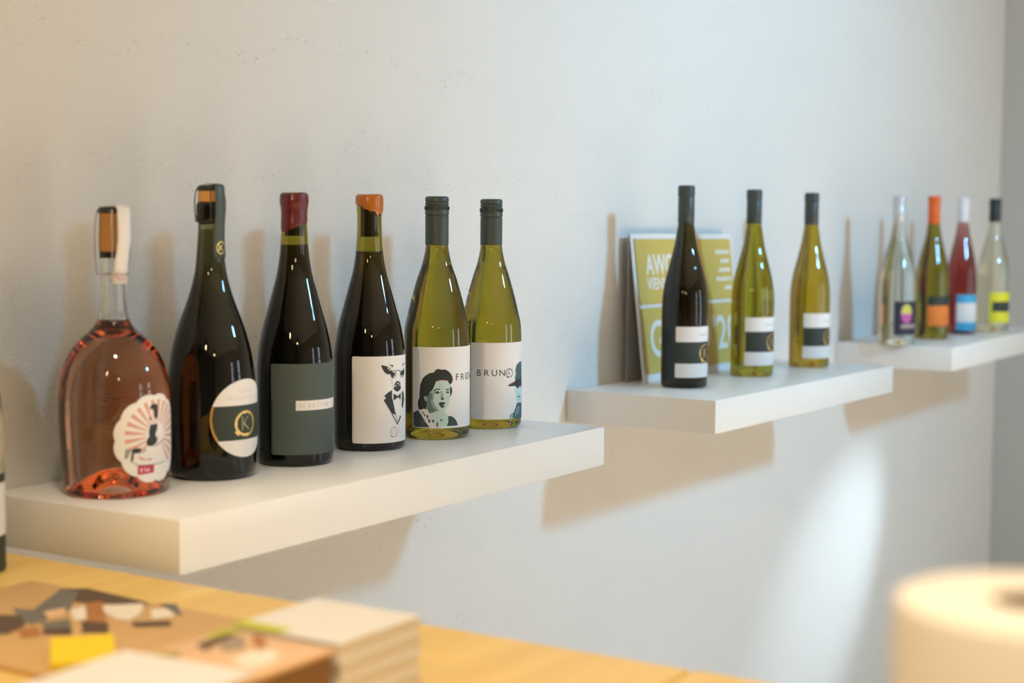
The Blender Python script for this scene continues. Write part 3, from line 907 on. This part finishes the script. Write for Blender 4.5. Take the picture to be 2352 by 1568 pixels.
# --- woman with her tongue out
rt = thing('wine_bottle', 'olive green bottle whose white label shows a dark-haired woman sticking out her tongue', 'bottle', (1.621, 1.134, Z1), group=GRP1)
rf = spline(RF_BURG)
glass_body(rt, rf, .289, .0405, G_OLIVE, liquid=(wine('white_wine', (.95, .92, .72), 6), .236))
screw_cap(rt, .2345, .2935, .0143, CAPG)
lab = wrapped('label', [(0, rrect(-70.8, 70.8, 14.5, 112.5, 2))], 40.6, PAPER, rt)
art('portrait_print', 'frida', 40.6, lab)
def f(bm):
    spaced(bm, 'FRIDA', (-14.4, -6.4, 2.2, 5.4, 13.4), 72, 7.8, 0, .32)
wrapped_text('lettering', f, 40.6, [inks(['ink'])[0]], lab)

# --- man in a hat
rt = thing('wine_bottle', 'olive green bottle whose white label shows black lettering beside a man in a hat', 'bottle', (1.741, 1.133, Z1), group=GRP1)
rf = spline([(z * .993, r * .98 if z < .2 else r) for z, r in RF_BURG])
glass_body(rt, rf, .287, .0397, G_OLIVE, liquid=(wine('white_wine'  , (.95, .92, .72), 6), .234))
screw_cap(rt, .2330, .2915, .0141, CAPG)
lab = wrapped('label', [(0, rrect(-66.5, 66.5, 12.5, 110, 2))], 39.6, PAPER, rt)
left = ART['bruno']
cu = max(p[0] for c, q in left for p in q)
ART['bruno'] = left + [(c, [(2 * cu - x, y) for x, y in q][::-1]) for c, q in left]
art('portrait_print', 'bruno', 39.6, lab)
def f(bm):
    spaced(bm, 'BRUN', (-57.1, -47.3, -37.9, -28.0), 68, 7.8, 0, .32)
    text_into(bm, 'K', -14, 68.6, 6, 4.4, 0, .32, -.03, 'C')
wrapped_text('lettering', f, 39.6, [inks(['ink'])[0]], lab)
wrapped('ink_ring', ring_polys(-14, 71.3, 5.8, 5.7, .8, 0, wob=1.0) + [(0, [(-18.4, 67.2), (-16.5, 65.4), (-14.5, 65.2), (-16.6, 67)])], 39.6, inks(['ink']), lab, off=.34, dl=.001)

# --- slim bottles on the second shelf
GRP2 = 'slim wine bottles with banded labels on the second shelf'
def z2(x):
    return Z2 - math.sin(TILT2) * (x - 2.1506)
CAPD = mat('dark_green_cap', (.040, .056, .054), .42)
def slim_banded(label, x, y, gm, liq, hi, lo, tx):
    rt = thing('slim_wine_bottle', label, 'bottle', (x, y, z2(x) - .0002), group=GRP2)
    rf = spline(RF_SLIM)
    glass_body(rt, rf, .314, .0368, gm, liquid=liq)
    screw_cap(rt, .2607, .3190, .0131, CAPD, False)
    R = 36.9
    hw = RAD(85) * R
    lab = wrapped('black_label_band', [(0, rrect(-hw + 1, hw - 1, lo[1] - 1, hi[0] + 1, .5))], R, BLACKP, rt, off=.2)
    wrapped('white_label_band', [(0, rrect(-hw, hw, hi[0], hi[1], 1.4))], R, PAPER, rt, off=.28)
    wrapped('white_label_band', [(0, rrect(-hw - .8, hw + .8, lo[0], lo[1], 1.4))], R, PAPER, rt, off=.28)
    zc = (lo[1] + hi[0]) / 2
    gp = ring_polys(0, zc - 1, 15, 14.5, 1.5, 0, wob=1.0) + [(0, [(-13, zc - 10), (-9, zc - 15), (-5, zc - 14.5), (-9, zc - 9)])]
    wrapped('gold_ring', gp, R, GOLD, lab, off=.3, dl=.001)
    def f(bm):
        text_into(bm, 'K', 0, zc - 9, 16, 11, 0, .3, 0, 'C')
    wrapped_text('gold_initial', f, R, [GOLD], lab)
    fp = [(0, [(tx[i], hi[0] + 10), (tx[i] + 2.4, hi[0] + 10), (tx[i] + 2.4, hi[0] + 12.6), (tx[i], hi[0] + 12.6)]) for i in range(len(tx))]
    wrapped('faint_print', fp, R, mat('faint_grey_ink', (.52, .52, .53), .6), lab, off=.34, dl=0)
    return rt
slim_banded('slim near-black bottle standing in front of the gold award sign', 2.311, 1.137, glass('black_green_glass', (.17, .18, .12)), (wine('dark_wine'), .262), (74, 98), (18, 40), [-16 + 3.4 * i for i in range(10)])
slim_banded('slim yellow-green bottle with banded label at the right edge of the gold award sign', 2.567, 1.134, glass('yellow_green_glass', (.41, .355, .026)), (wine('white_wine'), .262), (78, 102), (20, 43), [-18 + 3.4 * i for i in range(11)])
slim_banded('slim amber-green bottle with banded label, last on the shelf with the award sign', 2.804, 1.125, glass('amber_green_glass', (.50, .345, .026)), (wine('white_wine'), .262), (74, 100), (18, 40), [-14 + 3.4 * i for i in range(9)])

# --- slim bottles on the third shelf
def slim(label, x, y, r, h, gm, liq, capm, z0, rc=.0131, cavity=None):
    rt = thing('slim_wine_bottle', label, 'bottle', (x, y, Z3), group='slim colourful bottles on the shelf by the corner')
    sr = r / .0368
    rf = spline([(z * h / .3190, rr * (sr if z < .17 else 1 + (sr - 1) * max(0, min(1, (.25 - z) / .08)))) for z, rr in RF_SLIM])
    glass_body(rt, rf, .314 * h / .319, r, gm, liquid=liq, cavity=cavity)
    screw_cap(rt, z0, h, rc, capm, False)
    return rt, r * 1000 + .1
rt, R = slim('slim clear bottle of pale wine with silver cap and navy label', 3.301, 1.130, .0382, .311, glass('pale_glass', (.98, .98, .90)), (wine('pale_wine', (.93, .88, .55), 3), .258), mat('silver_cap', (.58, .59, .62), .38, metal=.5), .2575)
lab = wrapped('label', [(0, rrect(-53, 53, 22, 92, 1.5))], R, mat('navy_label_paper', (.020, .018, .050), .5), rt)
em = [('gold', 88, 66), ('pink', 66, 44)]
wrapped('emblem_print', [(0, [(-26 + 13 * math.cos(t * PI / 12), 66 + 20 * math.sin(t * PI / 12)) for t in range(13)]), (1, [(-26 + 13 * math.cos(t * PI / 12), 66 + 20 * math.sin(t * PI / 12)) for t in range(12, 25)])], R, [mat('ink_lime_gold', (.62, .58, .12), .5), mat('ink_magenta', (.50, .10, .36), .5)], lab, off=.3)
wrapped('faint_print', [(0, [(-38 + 7 * i, 36), (-33 + 7 * i, 36), (-33 + 7 * i, 44), (-38 + 7 * i, 44)]) for i in range(6)], R, mat('ink_sand', (.50, .42, .36), .5), lab, off=.3, dl=0)

rt, R = slim('slim olive bottle with orange cap and orange label', 3.495, 1.118, .0362, .313, glass('olive_glass_light', (.40, .335, .035)), (wine('white_wine'), .255), mat('orange_cap', (.78, .12, .008), .4), .2520)
lab = wrapped('label', [(0, rrect(-54, 54, 30, 74, 1.2))], R, mat('orange_label_paper', (.85, .22, .03), .55), rt)
wrapped('dark_label_band', [(0, rrect(-54, 54, 75, 95, 1.2))], R, BLACKP, rt)

rt, R = slim('slim bottle of red rosé wine with white cap and blue and white label', 3.689, 1.112, .0338, .312, glass('rose_glass', (.95, .93, .92)), (wine('rose_red_wine', (.74, .03, .03), 55), .258), mat('white_cap', (.74, .75, .79), .4), .2560)
lab = wrapped('label', [(0, rrect(-53, 53, 9, 91, 1.2))], R, PAPER, rt)
BLUE = mat('ink_blue', (.05, .38, .66), .5)
wrapped('blue_band', [(0, rrect(-53, 53, 72, 91, 1))], R, BLUE, lab, off=.3)
wrapped('blue_band', [(0, rrect(-53, 53, 9, 28, 1))], R, BLUE, lab, off=.3)

rt, R = slim('slim pale yellow bottle with black cap and yellow and black label', 3.822, 1.077, .0368, .311, glass('pale_glass', (.98, .98, .90)), (wine('straw_wine', (.90, .82, .42), 6), .258), mat('black_cap', (.022, .026, .026), .4), .2560, .0138)
YEL = mat('yellow_label_paper', (.78, .74, .03), .5)
lab = wrapped('label', [(0, rrect(-55, 55, 21, 92, 1.2))], R, YEL, rt)
wrapped('black_band', [(0, rrect(-49, 49, 47, 71, .6))], R, BLACKP, lab, off=.3)

# ------------------------------------------------------------------ award sign on the second shelf
SX0, SX1 = 2.318, 2.705
zb = z2(2.5)
sgn = thing('award_sign', 'olive-gold tent card sign with white lettering, leaning against the wall behind slim bottles', 'sign', (SX0, 1.2126, z2(SX0) + .0005), (0, TILT2, 0))
W_, H_ = (SX1 - SX0) * 1000, 243.
lean = math.atan2(.0290, .241)
def on_panel(bm):
    for v in bm.verts:
        u, off, s = v.co.x / 1000, v.co.y / 1000, v.co.z / 1000
        v.co = (u, s * math.sin(lean) - off * math.cos(lean), s * math.cos(lean) + off * math.sin(lean))
bm = bmesh.new()
box(bm, 0, W_, -1.6, 0, 0, H_, bev=.3, seg=1)
on_panel(bm)
fp = obj('front_panel', bm, mat('sign_white', (.83, .83, .82), .5), sgn)
GOLDP = mat('olive_gold_print', (.62, .47, .115), .55)
for b0, b1 in ((13, 120.5), (126.5, H_ - 9)):
    bm = bmesh.new()
    poly_into(bm, [(9, b0), (W_ - 10, b0), (W_ - 10, b1), (9, b1)], 0, 0, 1.75)
    on_panel(bm)
    obj('gold_panel', bm, GOLDP, fp, None, None)
for word, a in (('AWC', (40, 176, 33, 98, 0, 1.95, .025)), ('VIENNA', (40, 151, 19, 98, 0, 1.95, .02)), ('GOLD', (34, 40, 60, 226, 0, 1.95, .012)), ("'20", (274, 40, 60, 100, 0, 1.95, .012))):
    bm = bmesh.new()
    text_into(bm, word, *a)
    on_panel(bm)
    obj('lettering', bm, mat('sign_white'), fp)
for x0, y in ((312, 207), (330, 191), (320, 175), (306, 159), (338, 143)):
    bm = bmesh.new()
    x = x0
    while x < 366:
        wd = random.uniform(4, 9)
        poly_into(bm, [(x, y), (min(x + wd, 368), y), (min(x + wd, 368), y + 7), (x, y + 7)], 0, 0, 1.95)
        x += wd + 1.6
    on_panel(bm)
    obj('small_print', bm, mat('sign_white'), fp)
bm = bmesh.new()
box(bm, -.002, SX1 - SX0, .0305, .0320, 0, .240)
bk = obj('back_panel', bm, mat('shade_grey_card', (.34, .33, .31), .7), sgn)  # shade between the two panels is put into this grey
bk['label'] = 'card back panel, coloured grey for the shade inside the tent card'

# ------------------------------------------------------------------ counter
ZC = CZ - .32
OAK = wood('oiled_oak', (.72, .48, .13), (.82, .58, .19), (2.5, 30, 30), .38)
ct = thing('bar_counter', 'oiled oak bar counter with wide boards along the bottom of the picture', 'counter', (0, 0, 0))
seams = [1.225, .93, .49, .16, -.16, -.50]
for a, b in zip(seams, seams[1:]):
    bm = bmesh.new()
    box(bm, .28, 1.017 + random.uniform(-.002, .002), b + .0012, a - .0012, ZC - .04, ZC, bev=.002, seg=1)
    obj('board', bm, OAK, ct, None, 'auto')
for k in range(2):
    x0 = .31 + k * .325
    boxobj('front_board', (x0 + .003, x0 + .322, -.44, -.42, .08, ZC - .04), OAK, ct, bev=.002)
boxobj('carcass', (.31, .96, -.42, 1.20, .08, ZC - .0402), mat('counter_carcass', (.25, .15, .07), .6), ct)
boxobj('plinth', (.35, .92, -.38, 1.16, 0, .08), mat('dark_plinth', (.04, .035, .03), .6), ct)

# --- pendant lamps over the counter (just outside the picture)
bulbm = bpy.data.materials.new('lit_bulb')
bulbm.use_nodes = True
bb = bulbm.node_tree.nodes['Principled BSDF']
bb.inputs['Emission Color'].default_value = (1, .72, .36, 1)
bb.inputs['Emission Strength'].default_value = 70
for (x, y), nm in (((.20, .62), 'black pendant lamp over the counter, the one nearer the shelf wall'), ((.30, -.04), 'black pendant lamp over the counter, the one farther from the shelf wall')):
    r = thing('pendant_lamp', nm, 'lamp', (x, y, CZ + .33), (0, 0, 0), 'pendant lamps over the counter')
    lathe('bulb', [(0, -.028)] + [(.028 * math.cos(a), .028 * math.sin(a)) for a in [RAD(t) for t in range(-75, 76, 15)]] + [(0, .028)], bulbm, r, 24)
    lathe('lamp_shade', [(.016, .036), (.016, .09), (.05, .10), (.10, .055), (.115, .034), (.113, .033), (.098, .053), (.05, .096), (.018, .088)], mat('black_metal', (.03, .03, .03), .4), r, 40)
    lathe('cord', [(0, .088), (.003, .088), (.003, HT - CZ - .33), (0, HT - CZ - .33)], mat('black_metal'), r, 8)

# --- slim bottle at the picture's left edge
rt = thing('slim_wine_bottle', 'slim pale bottle standing on the oak counter at the left edge of the picture', 'bottle', (.9405, 1.1725, ZC + .0003))
rf = spline(RF_SLIM)
glass_body(rt, rf, .314, .0368, glass('pale_glass', (.98, .98, .90)), liquid=(wine('pale_wine'), .262))
screw_cap(rt, .2607, .3190, .0131, CAPD, False)
hw = RAD(120) * 36.9
lab = wrapped('label', [(0, rrect(-hw, hw, 2, 88, 1))], 36.9, BLACKP, rt)
wrapped('white_panel', [(0, rrect(-hw + 2, hw - 2, 33, 80, 1))], 36.9, PAPER, lab, off=.3)

# --- paper roll
rt = thing('paper_roll', 'cream paper roll standing upright on the oak counter at the lower right', 'paper roll', (.583, .1455, ZC))
lathe('paper', [(.0165, .0), (.0485, 0), (.0500, .0012), (.0500, .1800), (.0488, .1824), (.0460, .1834), (.018, .1834), (.0165, .1830), (.0165, 0)], mat('cream_paper', (.67, .63, .57), .85, bump=(240, .25)), rt, 72)
lathe('cardboard_core', [(.0150, .0005), (.0163, .0005), (.0163, .1822), (.0150, .1822), (.0150, .0005)], mat('cardboard', (.20, .12, .06), .85), rt, 48)

# --- booklets and leaflets
STK = 'white booklets stacked at the counter end'
WP = mat('booklet_paper', (.70, .68, .65), .7)
EDGE = mat('booklet_pages', (.76, .73, .69), .8)
names = ('topmost white booklet with a lime stripe, on the pile at the counter end', 'second white booklet from the top of the pile at the counter end', 'third white booklet from the top of the pile at the counter end', 'bottom white booklet of the pile at the counter end')
bx = (.785, .874, .6235, .7135)
zz = ZC + .05
for k, nm in enumerate(names):
    t = .0124
    dx = (0, .0012, -.001, .0006)[k]
    r = thing('booklet', nm, 'booklet', ((bx[0] + bx[1]) / 2 + dx, (bx[2] + bx[3]) / 2, zz - t), (0, 0, RAD((0, .6, -.5, .4)[k])), STK)
    hx, hy = (bx[1] - bx[0]) / 2, (bx[3] - bx[2]) / 2
    boxobj('pages', (-hx + .001, hx - .001, -hy + .001, hy - .001, .0005, t - .0005), EDGE, r)
    boxobj('cover', (-hx, hx, -hy, hy, t - .0005, t), WP, r)
    boxobj('back_cover', (-hx, hx, -hy, hy, 0, .0005), WP, r)
    if k == 0:
        boxobj('lime_stripe', (-hx, -hx + .014, .004, hy, t, t + .0002), mat('lime_print', (.50, .50, .03), .6), r)
    zz -= t + .0001

def flat_patches(name, parent, polys, z, cols):
    for k, (mi, pts) in enumerate(polys):
        bm = bmesh.new()
        f = bm.faces.new([bm.verts.new((x, y, z + k * .00002)) for x, y in pts])
        f.normal_update()
        if f.normal.z < 0:
            f.normal_flip()
        obj(name, bm, cols[mi], parent, None, 'keep')
def blob(cx, cy, rx, ry, rot=0, n=14, seed=0):
    rnd = random.Random(seed)
    out = []
    for i in range(n):
        a = 2 * PI * i / n
        k = 1 + .25 * (rnd.random() - .5)
        x, y = rx * k * math.cos(a), ry * k * math.sin(a)
        out.append((cx + x * math.cos(rot) - y * math.sin(rot), cy + x * math.sin(rot) + y * math.cos(rot)))
    return out
PRT = [mat('print_' + n, c, .5) for n, c in (('umber', (.10, .06, .035)), ('rust', (.42, .17, .05)), ('cream', (.80, .72, .60)), ('slate', (.16, .15, .13)), ('peach', (.74, .48, .27)), ('lime', (.48, .48, .04)), ('sand', (.55, .40, .24)), ('taupe', (.34, .25, .18)), ('olive', (.36, .28, .05)))]
# brown picture book between the booklets
r = thing('picture_book', 'thick brown picture book with a peach cover, lying against the white booklet pile', 'book', (.6915, .668, ZC))
boxobj('pages', (-.088, .088, -.043, .043, .003, .045), mat('brown_page_edges', (.24, .13, .055), .8), r)
boxobj('cover', (-.09, .09, -.045, .045, .045, .0485), PRT[4], r, bev=.0008)
boxobj('back_cover', (-.09, .09, -.045, .045, 0, .003), PRT[0], r)
flat_patches('cover_print', r, [(5, [(.070, .030), (.0895, .030), (.0895, .0445), (.066, .0445)]), (1, [(.083, .0195), (.0895, .0145), (.069, -.007), (.059, -.007)]), (7, [(.069, .0347), (.0807, .023), (.0577, .0007), (.0457, .0096)]),
      (0, [(.048, .034), (.0786, .036), (.0825, .030), (.04, .0186)]), (8, [(.0154, .043), (.032, .030), (.0114, .017), (.0034, .034)]), (5, [(-.089, -.044), (-.06, -.044), (-.062, .0), (-.089, .01)]), (2, blob(.045, -.02, .02, .012, .3, seed=5))], .0487, PRT)
# white leaflet in front
r = tag(boxobj('leaflet', (-.045, .045, -.05, .05, 0, .0015), WP, None, loc=(.660, .672, ZC + .0490)), 'single cream leaflet lying on the peach-covered picture book', 'leaflet')
r.rotation_euler = (0, 0, RAD(4))
# food magazine with photographs
r = thing('magazine', 'open magazine printed with dark food photographs, lying flat on the oak counter', 'magazine', (.872, .930, ZC))
boxobj('pages', (-.125, .0645, -.118, .150, 0, .004), mat('tan_page', (.60, .37, .15), .5), r, bev=.0006)
mg = [(0, [(.055,.1046), (.0703,.0874), (.0635,.0147), (.0579,.0018), (.0329,.0472), (.0295,.0789)]),
      (3, [(-.0099,.0852), (-.0062,.0667), (.056,.1031), (.0575,.0839), (.01,.0424), (-.0251,.0328), (-.0397,.0308), (-.027,.0602)]),
      (0, [(-.0412,.0939), (-.0223,.0607), (-.0416,.0336), (-.0663,.0242), (-.0848,.0407)]),
      (3, [(-.0315,.0304), (-.0093,.0212), (-.0314,-.0053), (-.0457,.0048)]),
      (0, [(-.0441,.0138), (-.0268,-.0004), (-.0429,-.0179), (-.0536,.0006)]),
      (2, [(.01,.0424), (.0268,.0432), (-.0009,.0086), (-.0121,.0133)]),
      (1, [(.0319,.0486), (.0449,.0425), (.0018,-.0076), (-.0159,-.0169), (-.0065,.0049)]),
      (0, [(-.0088,.0083), (-.002,-.014), (-.0235,-.0356), (-.0343,-.0193)]),
      (2, [(.0345,.0316), (.0581,.0093), (.0335,-.0131), (.0111,-.0216), (.0104,-.0082), (.0203,.0142)]),
      (2, [(.0454,-.0107), (.0602,-.02), (.0406,-.0413), (.0243,-.034)]),
      (3, [(.0649,-.0009), (.0717,-.0136), (.0444,-.047), (.0498,-.03)]),
      (0, [(.0092,-.0259), (.0288,-.0481), (.0181,-.0608), (-.0003,-.0402)]),
      (1, [(-.054,.0288), (-.0397,.0236), (-.0571,-.0009), (-.0694,.0063)]),
      (4, [(-.0062,.0541), (.0131,.0507), (-.0035,.0324), (-.0186,.0353)])]
flat_patches('photo_print', r, mg, .0042, PRT)
# yellow note pad
r = thing('note_pad', 'small bright yellow note pad lying on the magazine', 'note pad', (.786, .854, ZC + .0043), (0, 0, RAD(-42)))
boxobj('pages', (-.022, .022, -.0355, .0355, 0, .008), mat('yellow_pages', (.70, .50, .015), .6), r)
boxobj('top_sheet', (-.022, .022, -.0355, .0355, .008, .0084), mat('yellow_note', (.86, .62, .012), .6), r)
